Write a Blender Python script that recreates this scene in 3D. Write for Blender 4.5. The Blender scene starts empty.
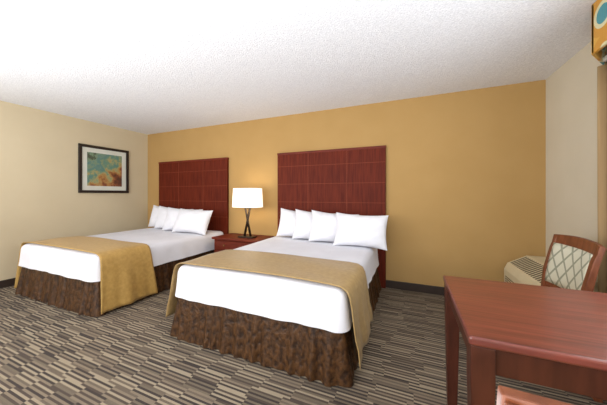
import bpy, bmesh, math, random
from mathutils import Vector, Matrix
random.seed(4)
C=bpy.context
C.scene.view_settings.view_transform='Standard'
def lin(c):
    return tuple(((v/255)/12.92 if v/255<=0.04045 else ((v/255+0.055)/1.055)**2.4) for v in c)+(1,)
M={}
# ---------------- materials
def newmat(name):
    m=bpy.data.materials.new(name); m.use_nodes=True
    nt=m.node_tree; b=nt.nodes['Principled BSDF']; return m,nt,b
def mat(name,c1,c2=None,rough=.6,scale=8,stretch=(1,1,1),bump=0,bscale=None,coat=0,sheen=0,metal=0,detail=4,spec=.5):
    m,nt,b=newmat(name); N=nt.nodes; L=nt.links
    b.inputs['Roughness'].default_value=rough; b.inputs['Metallic'].default_value=metal
    b.inputs['Specular IOR Level'].default_value=spec
    b.inputs['Coat Weight'].default_value=coat; b.inputs['Coat Roughness'].default_value=.15
    b.inputs['Sheen Weight'].default_value=sheen
    tc=N.new('ShaderNodeTexCoord'); mp=N.new('ShaderNodeMapping'); mp.inputs['Scale'].default_value=stretch
    L.new(tc.outputs['Object'],mp.inputs['Vector'])
    n=N.new('ShaderNodeTexNoise'); n.inputs['Scale'].default_value=scale; n.inputs['Detail'].default_value=detail
    L.new(mp.outputs['Vector'],n.inputs['Vector'])
    r=N.new('ShaderNodeValToRGB'); r.color_ramp.elements[0].position=.35; r.color_ramp.elements[1].position=.65
    r.color_ramp.elements[0].color=lin(c1); r.color_ramp.elements[1].color=lin(c2 or c1)
    L.new(n.outputs['Fac'],r.inputs['Fac']); L.new(r.outputs['Color'],b.inputs['Base Color'])
    if bump:
        n2=N.new('ShaderNodeTexNoise'); n2.inputs['Scale'].default_value=bscale or scale; n2.inputs['Detail'].default_value=detail
        L.new(mp.outputs['Vector'],n2.inputs['Vector'])
        bp=N.new('ShaderNodeBump'); bp.inputs['Strength'].default_value=bump; bp.inputs['Distance'].default_value=.02
        L.new(n2.outputs['Fac'],bp.inputs['Height']); L.new(bp.outputs['Normal'],b.inputs['Normal'])
    return m
M['wall_gold']=mat('wall_gold',(170,136,84),(173,139,87),.8,3,bump=.05,bscale=150,spec=.25)
M['wall_beige']=mat('wall_beige',(199,184,154),(202,187,157),.8,3,bump=.05,bscale=150,spec=.3)
M['wall_cream']=mat('wall_cream',(206,197,176),(209,200,180),.8,3,bump=.05,bscale=150,spec=.3)
M['ceiling']=mat('ceiling_popcorn',(222,223,228),(236,237,241),.95,80,bump=.36,bscale=95,detail=5)
M['base']=mat('baseboard_brown',(44,32,26),(52,38,30),.5)
M['cherry']=mat('cherry_wood',(78,24,11),(100,36,18),.55,3,(14,1,1),spec=.12)
M['cherryH']=mat('cherry_wood_horizontal',(86,28,14),(108,40,22),.5,3,(2,14,14),coat=.03,spec=.2)
M['inlay']=mat('headboard_inlay',(116,56,34),(122,60,38),.6,spec=.15)
M['desktop']=mat('desk_top_wood',(82,34,26),(114,52,40),.3,3,(1.2,26,10),coat=.35,bump=.02)
M['deskwood']=mat('desk_frame_wood',(58,27,17),(76,38,25),.45,3,(8,8,1.5),coat=.08,spec=.25)
M['chairwood']=mat('chair_wood',(100,54,33),(126,72,46),.4,5,(6,6,2),coat=.1,spec=.3)
M['sheet']=mat('white_bed_linen',(212,212,219),(220,220,227),.85,3,bump=.4,bscale=5,sheen=.05,detail=3)
M['pillow']=mat('white_pillow_cotton',(216,216,222),(224,224,230),.85,3,bump=.5,bscale=7,sheen=.05,detail=3)
M['runner']=mat('gold_runner_fabric',(166,130,66),(180,144,78),.5,30,(1,1,1),bump=.15,bscale=10,sheen=.1)
M['runner2']=mat('tan_runner_fabric',(150,122,76),(164,136,88),.5,30,(1,1,1),bump=.15,bscale=10,sheen=.1)
M['skirt']=mat('brown_satin_skirt',(38,22,11),(80,52,27),.45,34,(1,1,.8),bump=.5,bscale=34,detail=5,spec=.25)
M['black']=mat('black_frame',(30,22,18),(40,30,24),.35)
M['mat']=mat('picture_mount_board',(206,206,194),(212,212,200),.8)
M['lampmetal']=mat('bronze_lamp_metal',(48,36,28),(60,46,36),.4,metal=.6)
M['brass']=mat('drawer_knob_brass',(150,120,70),rough=.3,metal=.9)
M['plastic']=mat('air_conditioner_plastic',(214,200,164),(218,204,170),.5)
M['vent']=mat('vent_dark',(92,82,64),(102,92,72),.7)
M['curtain']=mat('curtain_brown',(134,106,70),(166,138,96),.8,2,(1,9,.2),bump=.1)
M['mattress']=mat('mattress_ticking',(225,220,210),(230,225,215),.8)
M['boxs']=mat('bed_base_fabric',(60,45,32),(70,52,38),.9)
M['winframe']=mat('window_frame_paint',(225,222,215),(230,228,220),.5)
M['seat']=mat('seat_fabric_tan',(176,140,92),(190,154,104),.8,20)
def shade_mat():
    m,nt,b=newmat('lamp_shade_linen')
    b.inputs['Base Color'].default_value=(.95,.9,.8,1); b.inputs['Roughness'].default_value=.9
    b.inputs['Emission Color'].default_value=(1,.9,.74,1); b.inputs['Emission Strength'].default_value=1.1
    return m
M['shade']=shade_mat()
def glass_mat():
    m,nt,b=newmat('window_daylight_glass')
    b.inputs['Base Color'].default_value=(.8,.88,.95,1); b.inputs['Roughness'].default_value=.1
    b.inputs['Emission Color'].default_value=(.85,.93,1,1); b.inputs['Emission Strength'].default_value=1.0
    return m
M['glass']=glass_mat()
def math_node(nt,op,a,b=None):
    n=nt.nodes.new('ShaderNodeMath'); n.operation=op
    for i,v in enumerate((a,b)):
        if v is None: continue
        if isinstance(v,(int,float)): n.inputs[i].default_value=v
        else: nt.links.new(v,n.inputs[i])
    return n.outputs[0]
def carpet_mat():
    m,nt,b=newmat('striped_carpet'); N=nt.nodes; L=nt.links
    b.inputs['Roughness'].default_value=.95
    tc=N.new('ShaderNodeTexCoord'); s=N.new('ShaderNodeSeparateXYZ'); L.new(tc.outputs['Object'],s.inputs[0])
    x,y=s.outputs[0],s.outputs[1]
    row=math_node(nt,'FLOOR',math_node(nt,'DIVIDE',y,.014))
    band=math_node(nt,'FLOOR',math_node(nt,'DIVIDE',y,.084))
    wn0=N.new('ShaderNodeTexWhiteNoise'); wn0.noise_dimensions='1D'; L.new(band,wn0.inputs['W'])
    off=math_node(nt,'MULTIPLY',wn0.outputs['Value'],.5)
    col=math_node(nt,'FLOOR',math_node(nt,'DIVIDE',math_node(nt,'ADD',x,off),.22))
    par=math_node(nt,'MODULO',math_node(nt,'ADD',math_node(nt,'ADD',row,col),2000),2)
    cmb=N.new('ShaderNodeCombineXYZ'); L.new(row,cmb.inputs[0]); L.new(col,cmb.inputs[1])
    wn=N.new('ShaderNodeTexWhiteNoise'); wn.noise_dimensions='2D'; L.new(cmb.outputs[0],wn.inputs['Vector'])
    v=math_node(nt,'ADD',math_node(nt,'MULTIPLY',par,.5),math_node(nt,'MULTIPLY',wn.outputs['Value'],.5))
    r=N.new('ShaderNodeValToRGB'); r.color_ramp.interpolation='CONSTANT'
    cols=[(0,(54,45,40)),(.2,(72,60,51)),(.38,(98,85,71)),(.5,(122,108,90)),(.7,(148,134,112)),(.9,(104,92,76))]
    e=r.color_ramp.elements; e[0].position=0; e[0].color=lin(cols[0][1]); e[1].position=cols[1][0]; e[1].color=lin(cols[1][1])
    for p,c in cols[2:]:
        k=e.new(p); k.color=lin(c)
    L.new(v,r.inputs['Fac'])
    n=N.new('ShaderNodeTexNoise'); n.inputs['Scale'].default_value=220; n.inputs['Detail'].default_value=2
    L.new(tc.outputs['Object'],n.inputs['Vector'])
    mx=N.new('ShaderNodeMix'); mx.data_type='RGBA'; mx.blend_type='OVERLAY'; mx.inputs['Factor'].default_value=.4
    L.new(r.outputs['Color'],mx.inputs[6]); L.new(n.outputs['Fac'],mx.inputs[7]); L.new(mx.outputs[2],b.inputs['Base Color'])
    bp=N.new('ShaderNodeBump'); bp.inputs['Strength'].default_value=.4; bp.inputs['Distance'].default_value=.01
    L.new(n.outputs['Fac'],bp.inputs['Height']); L.new(bp.outputs['Normal'],b.inputs['Normal'])
    return m
M['carpet']=carpet_mat()
def art_mat(name,scale,cols):
    m,nt,b=newmat(name); N=nt.nodes; L=nt.links
    b.inputs['Roughness'].default_value=.5
    tc=N.new('ShaderNodeTexCoord')
    n=N.new('ShaderNodeTexVoronoi'); n.inputs['Scale'].default_value=scale; out=n.outputs['Distance']
    L.new(tc.outputs['Object'],n.inputs['Vector'])
    r=N.new('ShaderNodeValToRGB'); e=r.color_ramp.elements
    e[0].position=cols[0][0]; e[0].color=lin(cols[0][1]); e[1].position=cols[1][0]; e[1].color=lin(cols[1][1])
    for p,c in cols[2:]:
        k=e.new(p); k.color=lin(c)
    r.color_ramp.interpolation='CONSTANT'
    L.new(out,r.inputs['Fac']); L.new(r.outputs['Color'],b.inputs['Base Color'])
    return m
def print_mat():
    m,nt,b=newmat('abstract_print'); N=nt.nodes; L=nt.links
    tc=N.new('ShaderNodeTexCoord'); s=N.new('ShaderNodeSeparateXYZ'); L.new(tc.outputs['Object'],s.inputs[0])
    n=N.new('ShaderNodeTexNoise'); n.inputs['Scale'].default_value=8; n.inputs['Detail'].default_value=8; n.inputs['Roughness'].default_value=.7; L.new(tc.outputs['Object'],n.inputs['Vector'])
    v=math_node(nt,'ADD',math_node(nt,'ADD',math_node(nt,'MULTIPLY',s.outputs[2],1.0),math_node(nt,'MULTIPLY',s.outputs[1],-.8)),math_node(nt,'MULTIPLY',math_node(nt,'SUBTRACT',n.outputs['Fac'],.5),1.5))
    v=math_node(nt,'ADD',v,.5)
    r=N.new('ShaderNodeValToRGB'); e=r.color_ramp.elements
    cs=[(.06,(84,54,40)),(.2,(132,76,50)),(.34,(168,124,70)),(.46,(158,152,104)),(.56,(104,134,110)),(.7,(84,122,120)),(.85,(120,142,114)),(.97,(70,80,62))]
    e[0].position=cs[0][0]; e[0].color=lin(cs[0][1]); e[1].position=cs[1][0]; e[1].color=lin(cs[1][1])
    for p,c in cs[2:]:
        k=e.new(p); k.color=lin(c)
    L.new(v,r.inputs['Fac']); L.new(r.outputs['Color'],b.inputs['Base Color']); b.inputs['Roughness'].default_value=.4
    return m
M['art']=print_mat()
M['valance']=art_mat('valance_fabric',4.2,[(0,(196,176,90)),(.12,(70,140,150)),(.34,(206,200,160)),(.42,(196,140,50)),(.6,(208,160,70))])
def lattice_mat():
    m,nt,b=newmat('lattice_upholstery'); N=nt.nodes; L=nt.links
    b.inputs['Roughness'].default_value=.8
    tc=N.new('ShaderNodeTexCoord'); s=N.new('ShaderNodeSeparateXYZ'); L.new(tc.outputs['Object'],s.inputs[0])
    z2=math_node(nt,'MULTIPLY',s.outputs[2],.8)
    a=math_node(nt,'PINGPONG',math_node(nt,'ADD',s.outputs[0],math_node(nt,'ADD',z2,10)),.055)
    c=math_node(nt,'PINGPONG',math_node(nt,'ADD',math_node(nt,'SUBTRACT',s.outputs[0],z2),10),.055)
    mn=math_node(nt,'MINIMUM',a,c)
    g=math_node(nt,'LESS_THAN',mn,.010)
    mx=N.new('ShaderNodeMix'); mx.data_type='RGBA'; L.new(g,mx.inputs['Factor'])
    mx.inputs[6].default_value=lin((206,204,184)); mx.inputs[7].default_value=lin((146,148,128))
    L.new(mx.outputs[2],b.inputs['Base Color']); return m
M['lattice']=lattice_mat()
# ---------------- mesh helpers
def link(o,parent=None):
    C.collection.objects.link(o)
    if parent: o.parent=parent
    return o
def mesh(name,verts,faces,m,parent=None,smooth=False):
    me=bpy.data.meshes.new(name); me.from_pydata(verts,[],faces)
    bm=bmesh.new(); bm.from_mesh(me); bmesh.ops.recalc_face_normals(bm,faces=bm.faces); bm.to_mesh(me); bm.free()
    me.materials.append(m)
    if smooth:
        for p in me.polygons: p.use_smooth=True
    return link(bpy.data.objects.new(name,me),parent)
def box(name,lo,hi,m,parent=None,bev=0,seg=2):
    x0,y0,z0=lo; x1,y1,z1=hi
    v=[(x0,y0,z0),(x1,y0,z0),(x1,y1,z0),(x0,y1,z0),(x0,y0,z1),(x1,y0,z1),(x1,y1,z1),(x0,y1,z1)]
    f=[(0,3,2,1),(4,5,6,7),(0,1,5,4),(1,2,6,5),(2,3,7,6),(3,0,4,7)]
    o=mesh(name,v,f,m,parent)
    if bev:
        b=o.modifiers.new('bevel','BEVEL'); b.width=bev; b.segments=seg; b.limit_method='ANGLE'
    return o
def prism(name,rings,m,parent=None,bev=0,smooth=False):
    n=len(rings[0]); v=[p for r in rings for p in r]; f=[]
    for k in range(len(rings)-1):
        for i in range(n):
            j=(i+1)%n; f.append((k*n+i,k*n+j,(k+1)*n+j,(k+1)*n+i))
    f.append(tuple(range(n))[::-1]); f.append(tuple((len(rings)-1)*n+i for i in range(n)))
    o=mesh(name,v,f,m,parent,smooth)
    if bev:
        b=o.modifiers.new('bevel','BEVEL'); b.width=bev; b.segments=2; b.limit_method='ANGLE'
    return o
def beam(name,pts,m,parent=None,bev=.004):
    return prism(name,[[(x-a,y-b,z),(x+a,y-b,z),(x+a,y+b,z),(x-a,y+b,z)] for x,y,z,a,b in pts],m,parent,bev)
def empty(name,loc=(0,0,0),rot=0):
    e=bpy.data.objects.new(name,None); e.location=loc; e.rotation_euler=(0,0,rot); e.empty_display_size=.1
    return link(e)
# ---------------- room
XL,XR,YB,YF,H=-4.92,1.347,3.47,-2.6,2.455
T=.1
box('floor',(XL-T,YF-T,-.1),(XR+T,YB+T,0),M['carpet'])
box('ceiling',(XL-T,YF-T,H),(XR+T,YB+T,H+.1),M['ceiling'])
box('wall_back',(XL-T,YB,0),(XR+T,YB+T,H),M['wall_gold'])
box('wall_left',(XL-T,YF,0),(XL,YB,H),M['wall_beige'])
box('wall_right',(XR,YF,0),(XR+T,YB,H),M['wall_cream'])
box('wall_front',(XL-T,YF-T,0),(XR+T,YF,H),M['wall_beige'])
bb=.1
box('baseboard_back',(XL,YB-.014,0),(XR,YB,bb),M['base'],bev=.004)
box('baseboard_left',(XL,YF,0),(XL+.014,YB-.014,bb),M['base'],bev=.004)
box('baseboard_right',(XR-.014,YF,0),(XR,YB-.014,bb),M['base'],bev=.004)
box('baseboard_front',(XL+.014,YF,0),(XR-.014,YF+.014,bb),M['base'],bev=.004)
# ---------------- beds
def rrect(hx,hy,r,ns,nc):
    pts=[]
    cor=[(hx-r,hy-r,0),(-hx+r,hy-r,90),(-hx+r,-hy+r,180),(hx-r,-hy+r,270)]
    for k,(cx,cy,a0) in enumerate(cor):
        for i in range(nc+1):
            a=math.radians(a0+90*i/nc); pts.append((cx+r*math.cos(a),cy+r*math.sin(a),math.cos(a),math.sin(a)))
        nx=cor[(k+1)%4]; a=math.radians(a0+90)
        p0=(cx+r*math.cos(a),cy+r*math.sin(a)); p1=(nx[0]+r*math.cos(a),nx[1]+r*math.sin(a))
        for i in range(1,ns):
            t=i/ns; pts.append((p0[0]+(p1[0]-p0[0])*t,p0[1]+(p1[1]-p0[1])*t,math.cos(a),math.sin(a)))
    return pts
def loft(name,hx,hy,r,rings,m,parent,ns=90,nc=10,wave=None,cap=True):
    base=rrect(hx,hy,r,ns,nc); n=len(base)
    s=[0]
    for i in range(1,n): s.append(s[-1]+math.dist(base[i][:2],base[i-1][:2]))
    tot=s[-1]+math.dist(base[-1][:2],base[0][:2])
    V=[];F=[]
    for off,z,amp in rings:
        for i,(x,y,nx,ny) in enumerate(base):
            w=wave(s[i]/tot)*amp if wave else 0
            if off<-.05:
                kx=(hx+off)/hx; ky=(hy+off)/hy; V.append((x*kx,y*ky,z))
            else: V.append((x+nx*(off+w),y+ny*(off+w),z))
    for k in range(len(rings)-1):
        for i in range(n):
            j=(i+1)%n; F.append((k*n+i,k*n+j,(k+1)*n+j,(k+1)*n+i))
    if cap: F.append(tuple(range(n)))
    return mesh(name,V,F,m,parent,True)
def mkwave(seed,freqs):
    rnd=random.Random(seed); cs=[(f,rnd.uniform(0,6.28),rnd.uniform(.5,1)) for f in freqs]
    return lambda t: sum(a*math.sin(2*math.pi*f*t+p+1.3*math.sin(2*math.pi*(f//4)*t+p)) for f,p,a in cs)/len(cs)
def bed(cx,cy,hx,hy,y0,y1,hem,rm,seed):
    e=empty('bed',(cx,cy,0))
    box('bed_base',(-hx+.03,-hy+.03,.06),(hx-.03,hy-.01,.33),M['boxs'],e,.02)
    for i,(sx,sy) in enumerate([(-1,-1),(1,-1),(1,1),(-1,1)]):
        box('foot_%d'%(i+1),(sx*(hx-.15)-.03,sy*(hy-.15)-.03,0),(sx*(hx-.15)+.03,sy*(hy-.15)+.03,.07),M['base'],e)
    box('mattress',(-hx+.02,-hy+.02,.33),(hx-.02,hy-.01,.585),M['mattress'],e,.04,4)
    w=mkwave(seed,[46,71]); w2=mkwave(seed+7,[9,16,25])
    loft('dust_skirt',hx,hy,.05,[(-.02,.38,0),(-.014,.34,.003),(-.002,.28,.008),(.010,.2,.014),(.022,.12,.018),(.034,.05,.022),(.040,.008,.025)],M['skirt'],e,150,12,w,False)
    loft('bed_sheet',hx,hy,.07,[(-.3,.615,0),(-.09,.612,0),(-.045,.604,0),(-.02,.592,0),(-.004,.572,0),(.004,.545,.002),(.008,.49,.006),(.014,.42,.010),(.024,.345,.014)],M['sheet'],e,90,10,w2)
    X=hx+.038
    def side(sgn):
        pts=[(X+.036,hem),(X+.03,hem+.1),(X+.016,.3),(X+.006,.4),(X-.002,.5),(X-.012,.56),(X-.03,.598),(X-.07,.619),(X-.14,.626),(X-.3,.628)]
        return [(sgn*a,b) for a,b in pts]
    path=side(-1)+[(-.2,.628),(0,.628),(.2,.628)]+side(1)[::-1]
    fine=[]
    for a,b in zip(path,path[1:]):
        k=max(1,int(math.dist(a,b)/.03))
        for i in range(k): fine.append((a[0]+(b[0]-a[0])*i/k,a[1]+(b[1]-a[1])*i/k))
    fine.append(path[-1])
    ny=26; V=[];F=[]; rnd=random.Random(seed)
    p1,p2=rnd.uniform(0,6),rnd.uniform(0,6)
    for (x,z) in fine:
        d=max(0,(.58-z))/.5
        for j in range(ny+1):
            t=j/ny
            y=(y0+(y1-y0)*t)+.012*math.sin(4*x+p1)+ d*.03*(1 if t>.5 else -1)*abs(t-.5)*2
            wv=(.010*math.sin(t*11+p1)+.005*math.sin(t*23+p2)+.013)*d*1.3
            V.append((x+math.copysign(wv,x),y-cy,z+ .003*math.sin(9*t+5*x)*(1-min(1,d*3))))
    for i in range(len(fine)-1):
        for j in range(ny):
            a=i*(ny+1)+j; F.append((a,a+1,a+ny+2,a+ny+1))
    o=mesh('bed_runner',V,F,rm,e,True)
    s=o.modifiers.new('thick','SOLIDIFY'); s.thickness=.006; s.offset=1
    return e
bed(-1.13,2.49,.75,.92,1.6,2.2,.14,M['runner2'],3)
bed(-3.70,2.46,.80,.96,1.53,2.06,.04,M['runner'],11)
def headboard(x0,x1,z1):
    e=empty('headboard',((x0+x1)/2,3.44,0)); h=(x1-x0)/2
    box('panel',(-h,-.016,.0),(h,.028,z1),M['cherry'],e,.004)
    box('top_cap',(-h-.004,-.02,z1-.03),(h+.004,.029,z1+.004),M['cherryH'],e,.003)
    for i,fx in enumerate((-.36,.36)):
        box('inlay_vertical_%d'%(i+1),(fx*h*1-.003,-.0175,.3),(fx*h+.003,-.0155,z1-.03),M['inlay'],e)
    for i,z in enumerate((z1-.21,z1-.48,z1-.75,z1-1.02)):
        box('inlay_horizontal_%d'%(i+1),(-h+.001,-.0175,z-.003),(h-.001,-.0155,z+.003),M['inlay'],e)
headboard(-1.884,-.281,1.865)
headboard(-4.535,-2.86,1.86)
def pillow(loc,w,h,t,rx,rz,ry=0):
    n=28; V=[];F=[]
    def pt(u,v,s):
        a=abs(u);b=abs(v)
        th=(max(0,1-a**2.6)**.55)*(max(0,1-b**2.6)**.55)
        x=u*w/2*(1-.07*(1-v*v)*a**3); z=v*h/2*(1-.12*(1-u*u)*b**3)
        return (x,s*th*t/2+(.006*math.sin(7*u+3*v+loc[0]*5)+.004*math.sin(13*v-9*u+loc[0]*9))*th,z)
    for s in (-1,1):
        for i in range(n+1):
            for j in range(n+1):
                u=math.sin((i/n*2-1)*math.pi/2); v=math.sin((j/n*2-1)*math.pi/2)
                V.append(pt(u,v,s))
    m=(n+1)**2
    for k in (0,m):
        for i in range(n):
            for j in range(n):
                a=k+i*(n+1)+j; F.append((a,a+1,a+n+2,a+n+1))
    me=bpy.data.meshes.new('pillow'); me.from_pydata(V,[],F)
    bm=bmesh.new(); bm.from_mesh(me); bmesh.ops.remove_doubles(bm,verts=bm.verts,dist=1e-4); bmesh.ops.recalc_face_normals(bm,faces=bm.faces); bm.to_mesh(me); bm.free()
    me.materials.append(M['pillow'])
    for p in me.polygons: p.use_smooth=True
    o=link(bpy.data.objects.new('pillow',me)); o.location=loc; o.rotation_euler=(math.radians(rx),math.radians(ry),math.radians(rz))
for dx,y,rz,ry,rx in ((-.31,3.26,12,6,-12),(-.03,3.19,16,5,-13),(.24,3.11,16,5,-15),(.60,2.99,4,2,-18)):
    pillow((-1.13+dx,y,.615+.185),.62,.41,.22,rx,rz,ry)
for dx,y,rz,ry,rx in ((-.46,3.26,12,6,-12),(-.18,3.19,16,5,-13),(.12,3.11,14,3,-18),(.46,3.00,4,2,-24)):
    pillow((-3.66+dx,y,.615+.185),.66,.41,.22,rx,rz,ry)
# ---------------- nightstand
e=empty('nightstand',(-2.37,3.21,0))
box('top',(-.42,-.23,.545),(.42,.24,.575),M['cherryH'],e,.008)
box('body',(-.39,-.2,.08),(.39,.235,.545),M['cherry'],e,.004)
for i,(a,b) in enumerate(((.40,.525),(.24,.38),(.10,.22))):
    box('drawer_front_%d'%(i+1),(-.36,-.215,a),(.36,-.2,b),M['cherryH'],e,.004)
for i,z in enumerate((.463,.31,.16)):
    for j,x in enumerate((-.18,.18)):
        bm=bmesh.new(); bmesh.ops.create_uvsphere(bm,u_segments=12,v_segments=8,radius=.013); me=bpy.data.meshes.new('knob'); bm.to_mesh(me); bm.free(); me.materials.append(M['brass'])
        k=bpy.data.objects.new('knob_%d'%(i*2+j+1),me); k.location=(x,-.224,z); link(k,e)
box('plinth',(-.37,-.18,0),(.37,.22,.08),M['base'],e)
# ---------------- lamp
e=empty('table_lamp',(-2.26,3.17,.575))
box('base_plate',(-.13,-.07,0),(.13,.07,.022),M['lampmetal'],e,.005)
def bar(name,p,q,r,m,parent):
    p=Vector(p);q=Vector(q);d=(q-p);L=d.length
    bm=bmesh.new(); bmesh.ops.create_cone(bm,cap_ends=True,segments=14,radius1=r,radius2=r,depth=L)
    me=bpy.data.meshes.new(name); bm.to_mesh(me); bm.free(); me.materials.append(m)
    for f in me.polygons: f.use_smooth=len(f.vertices)==4
    o=bpy.data.objects.new(name,me); o.location=(p+q)/2; o.rotation_euler=d.to_track_quat('Z','Y').to_euler(); return link(o,parent)
for i,(a,b) in enumerate(((-.075,.03),(-.035,.06),(.035,-.06),(.075,-.03))):
    bar('stem_bar_%d'%(i+1),(a,(-1)**i*.012,.02),(b,(-1)**i*.012,.46),.009,M['lampmetal'],e)
bar('neck',(0,0,.44),(0,0,.60),.008,M['lampmetal'],e)
box('cross_bar',(-.09,-.02,.45),(.09,.02,.465),M['lampmetal'],e)
n=48; V=[];F=[]
for z,a,b in ((.46,.23,.15),(.745,.215,.14)):
    for i in range(n):
        t=2*math.pi*i/n; c,s=math.cos(t),math.sin(t)
        V.append((a*math.copysign(abs(c)**.6,c),b*math.copysign(abs(s)**.6,s),z))
for i in range(n):
    j=(i+1)%n; F.append((i,j,n+j,n+i))
o=mesh('lamp_shade',V,F,M['shade'],e,True); s=o.modifiers.new('t','SOLIDIFY'); s.thickness=.004
bm=bmesh.new(); bmesh.ops.create_uvsphere(bm,u_segments=16,v_segments=12,radius=.03); me=bpy.data.meshes.new('bulb'); bm.to_mesh(me); bm.free(); me.materials.append(M['shade'])
k=bpy.data.objects.new('bulb',me); k.location=(0,0,.62); link(k,e)
for i in range(2):
    pl=bpy.data.lights.new('lamp_bulb_light','POINT'); pl.energy=3.5 if i==0 else 3; pl.color=(1,.84,.62); pl.shadow_soft_size=.08
    lo=bpy.data.objects.new('lamp_bulb_light',pl); lo.location=(0,0,.64 if i==0 else .49); link(lo,e)
# ---------------- framed picture on left wall
e=empty('framed_picture',(XL,2.69,1.655)); hy,hz,fw=.39,.4,.045
box('frame_top',(0,-hy,hz-fw),(.03,hy,hz),M['black'],e,.004)
box('frame_bottom',(0,-hy,-hz),(.03,hy,-hz+fw),M['black'],e,.004)
box('frame_side_1',(0,-hy,-hz+fw),(.03,-hy+fw,hz-fw),M['black'],e,.004)
box('frame_side_2',(0,hy-fw,-hz+fw),(.03,hy,hz-fw),M['black'],e,.004)
box('mount_board',(.002,-hy+.03,-hz+.03),(.012,hy-.03,hz-.03),M['mat'],e)
box('print',(.01,-hy+.12,-hz+.12),(.016,hy-.12,hz-.12),M['art'],e)
# ---------------- desk
e=empty('desk',(.18,.96,0)); DX,DY=1.05,.68
box('desk_top',(0,0,.73),(DX,DY,.76),M['desktop'],e,.008,3)
box('apron_front',(.05,.02,.64),(DX-.05,.04,.73),M['deskwood'],e,.003)
box('apron_back',(.05,DY-.04,.64),(DX-.05,DY-.02,.73),M['deskwood'],e,.003)
box('apron_left',(.02,.05,.64),(.04,DY-.05,.73),M['deskwood'],e,.003)
box('apron_right',(DX-.04,.05,.64),(DX-.02,DY-.05,.73),M['deskwood'],e,.003)
k=0
for x in (.04,DX-.04):
    for y in (.04,DY-.04):
        k+=1; beam('leg_%d'%k,[(x,y,0,.022,.022),(x,y,.6,.034,.034),(x,y,.73,.034,.034)],M['deskwood'],e,.004)
# ---------------- chairs (local: facing +Y, back at -Y)
def chair(loc,rot):
    e=empty('upholstered_wood_chair',loc,rot); W=.235
    for i,s in enumerate((-1,1)):
        beam('back_post_%d'%(i+1),[(s*W,-.30,0,.016,.02),(s*W,-.25,.25,.018,.022),(s*W,-.24,.45,.02,.024),(s*W,-.255,.65,.019,.02),(s*W,-.29,.82,.018,.016),(s*W,-.32,.91,.017,.014)],M['chairwood'],e)
        beam('front_leg_%d'%(i+1),[(s*(W-.03),.135,0,.015,.015),(s*(W-.03),.135,.44,.02,.02)],M['chairwood'],e)
        box('side_rail_%d'%(i+1),(s*(W-.018)-.012,-.23,.39),(s*(W-.018)+.012,.14,.45),M['chairwood'],e,.003)
        box('stretcher_%d'%(i+1),(s*(W-.02)-.009,-.25,.17),(s*(W-.02)+.009,.14,.195),M['chairwood'],e,.003)
    box('front_rail',(-W+.03,.13,.39),(W-.03,.152,.45),M['chairwood'],e,.003)
    box('back_rail',(-W,-.25,.39),(W,-.226,.45),M['chairwood'],e,.003)
    sc=loft('seat_cushion',W-.018,.19,.04,[(-.06,.505,0),(-.02,.502,0),(0,.49,0),(.002,.46,0),(-.004,.445,0)],M['seat'],e,20,6)
    sc.location=(0,-.032,0)
    for nm,z0,z1,y in (('top_rail',.855,.918,-.30),('lower_rail',.53,.57,-.245)):
        V=[];F=[];n=16
        for i in range(n+1):
            u=i/n*2-1; x=u*(W+.02 if nm=='top_rail' else W); c=-.03*(1-u*u); top=z1+(.014*(1-u*u) if nm=='top_rail' else 0)
            V+= [(x,y+c-.012,z0),(x,y+c+.012,z0),(x,y+c-.0,top),(x,y+c-.024,top)]
        for i in range(n):
            for a in range(4):
                b=(a+1)%4; F.append((i*4+a,i*4+b,i*4+4+b,i*4+4+a))
        F.append((0,1,2,3)); F.append(tuple(n*4+a for a in (3,2,1,0)))
        o=mesh(nm,V,F,M['chairwood'],e); b=o.modifiers.new('b','BEVEL'); b.width=.004; b.segments=2; b.limit_method='ANGLE'
    V=[];F=[];n=16
    for i in range(n+1):
        u=i/n*2-1; x=u*(W-.018); c=-.03*(1-u*u)
        for j in range(9):
            t=j/8; z=.565+.295*t; y=-.243-.055*t**1.3; bul=.012*(1-(2*t-1)**4)*(1-u**4)
            V.append((x,y+c+.012+bul,z))
    for i in range(n):
        for j in range(8):
            a=i*9+j; F.append((a,a+1,a+10,a+9))
    o=mesh('back_upholstery',V,F,M['lattice'],e,True); s=o.modifiers.new('t','SOLIDIFY'); s.thickness=.03; s.offset=1
    return e
chair((.73,2.28,0),math.radians(90))
chair((.385,.79,0),0)
# ---------------- air conditioner
e=empty('air_conditioner',(.975,2.61,0)); D=XR-.975-.016; L_=.83
prof=[(0.02,.03),(0,.06),(0,.40),(.03,.47),(.2,.565),(D,.565),(D,.03)]
prism('cabinet',[[(x,y,z) for x,z in prof] for y in (0,L_)],M['plastic'],e,.006)
for i in range(17):
    y=.06+i*.044
    p0=Vector((.045,0,.4784));p1=Vector((.185,0,.5566)); d=(p1-p0).normalized(); nrm=Vector((-d.z,0,d.x))
    rings=[]
    for yy in (y,y+.018):
        rings.append([tuple(p0+nrm*.0005+Vector((0,yy,0))),tuple(p1+nrm*.0005+Vector((0,yy,0))),tuple(p1+nrm*.004+Vector((0,yy,0))),tuple(p0+nrm*.004+Vector((0,yy,0)))])
    prism('vent_slot_%d'%(i+1),rings,M['vent'],e)
box('front_panel_line',(-.003,.03,.2),(.001,L_-.03,.208),M['vent'],e)
for i in range(5):
    box('front_louver_%d'%(i+1),(-.003,.05,.24+i*.022),(.001,L_-.05,.248+i*.022),M['vent'],e)
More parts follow.
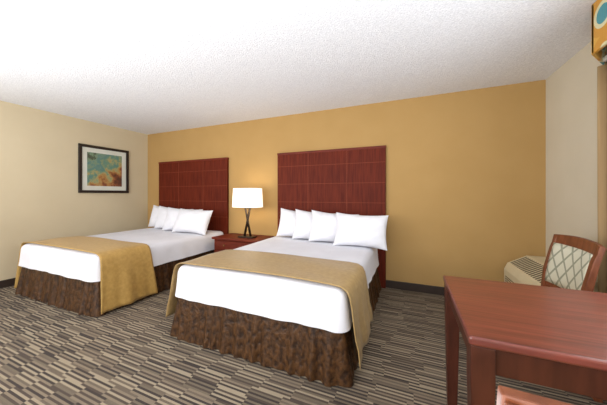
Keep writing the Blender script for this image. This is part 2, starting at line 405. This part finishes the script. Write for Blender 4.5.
# ---------------- window, curtain, valance
e=empty('window_1',(XR,0,0))
box('glass',(-.012,.15,.75),(-.002,2.05,2.1),M['glass'],e)
for nm,a,b in (('frame_top',(.09,2.1),(2.11,2.16)),('frame_sill',(.09,.69),(2.11,.75)),('frame_left',(.09,.75),(.15,2.1)),('frame_right',(2.05,.75),(2.11,2.1)),('mullion',(1.08,.75),(1.12,2.1))):
    box(nm,(-.03,a[0],a[1]),(0,b[0],b[1]),M['winframe'],e,.004)
def curtain(y0,y1):
    n=120; V=[];F=[]
    for i in range(n+1):
        t=i/n; y=y0+(y1-y0)*t
        for z in (.03,.6,1.2,1.8,2.128):
            V.append((1.265+.028*math.sin(t*2*math.pi*(y1-y0)/.085)+.006*math.sin(t*17+z),y,z))
    for i in range(n):
        for j in range(4):
            a=i*5+j; F.append((a,a+1,a+6,a+5))
    o=mesh('curtain',V,F,M['curtain'],None,True); s=o.modifiers.new('t','SOLIDIFY'); s.thickness=.003
curtain(1.95,2.49); curtain(-.35,.2)
e=empty('window_valance',(1.09,2.22,0))
box('front_board',(0,-2.62,2.13),(.02,0,H-.005),M['valance'],e,.004)
for nm,pa,pb in (('side_board_1',(.0,0),(XR-1.09-.002,.33)),('side_board_2',(.0,-2.62),(XR-1.09-.002,-2.62))):
    q=.02
    prism(nm,[[(pa[0],pa[1]-q,z),(pb[0],pb[1]-q,z),(pb[0],pb[1],z),(pa[0],pa[1],z)] for z in (2.13,H-.005)],M['valance'],e)
box('curtain_headrail',(.13,-2.58,2.132),(.22,.16,2.16),M['winframe'],e,.003)
# ---------------- lights
def area(name,loc,rot,sx,sy,en,col=(1,1,1)):
    l=bpy.data.lights.new(name,'AREA'); l.shape='RECTANGLE'; l.size=sx; l.size_y=sy; l.energy=en; l.color=col
    o=bpy.data.objects.new(name,l); o.location=loc; o.rotation_euler=[math.radians(a) for a in rot]; return link(o)
area('window_daylight',(1.07,1.1,1.4),(0,90,0),1.2,1.6,20,(.90,.95,1))
area('ceiling_bounce_light',(-1.6,-.7,.7),(180,0,0),4.6,3.0,158,(.90,.95,1))
area('rear_fill_light',(-1.8,-2.3,1.5),(82,0,0),4.8,1.7,140,(.95,.97,1))  # added fill behind the camera to brighten the back wall, no actual fixture
area('left_fill_light',(-4.6,-1.4,1.5),(85,0,-62),1.6,1.4,50,(.95,.97,1))  # extra soft fill, added to lift the right wall; not a lamp in the room
w=bpy.data.worlds.new('world'); C.scene.world=w; w.use_nodes=True
w.node_tree.nodes['Background'].inputs[0].default_value=(.9,.95,1,1); w.node_tree.nodes['Background'].inputs[1].default_value=.5
# ---------------- camera
cd=bpy.data.cameras.new('camera'); cd.sensor_width=36; cd.lens=36*250/607; cd.shift_y=-7.5/607; cd.clip_start=.02
co=bpy.data.objects.new('camera',cd); co.location=(0,0,1.22); co.rotation_euler=(math.radians(90),0,math.atan(105.5/250)); link(co)
C.scene.camera=co
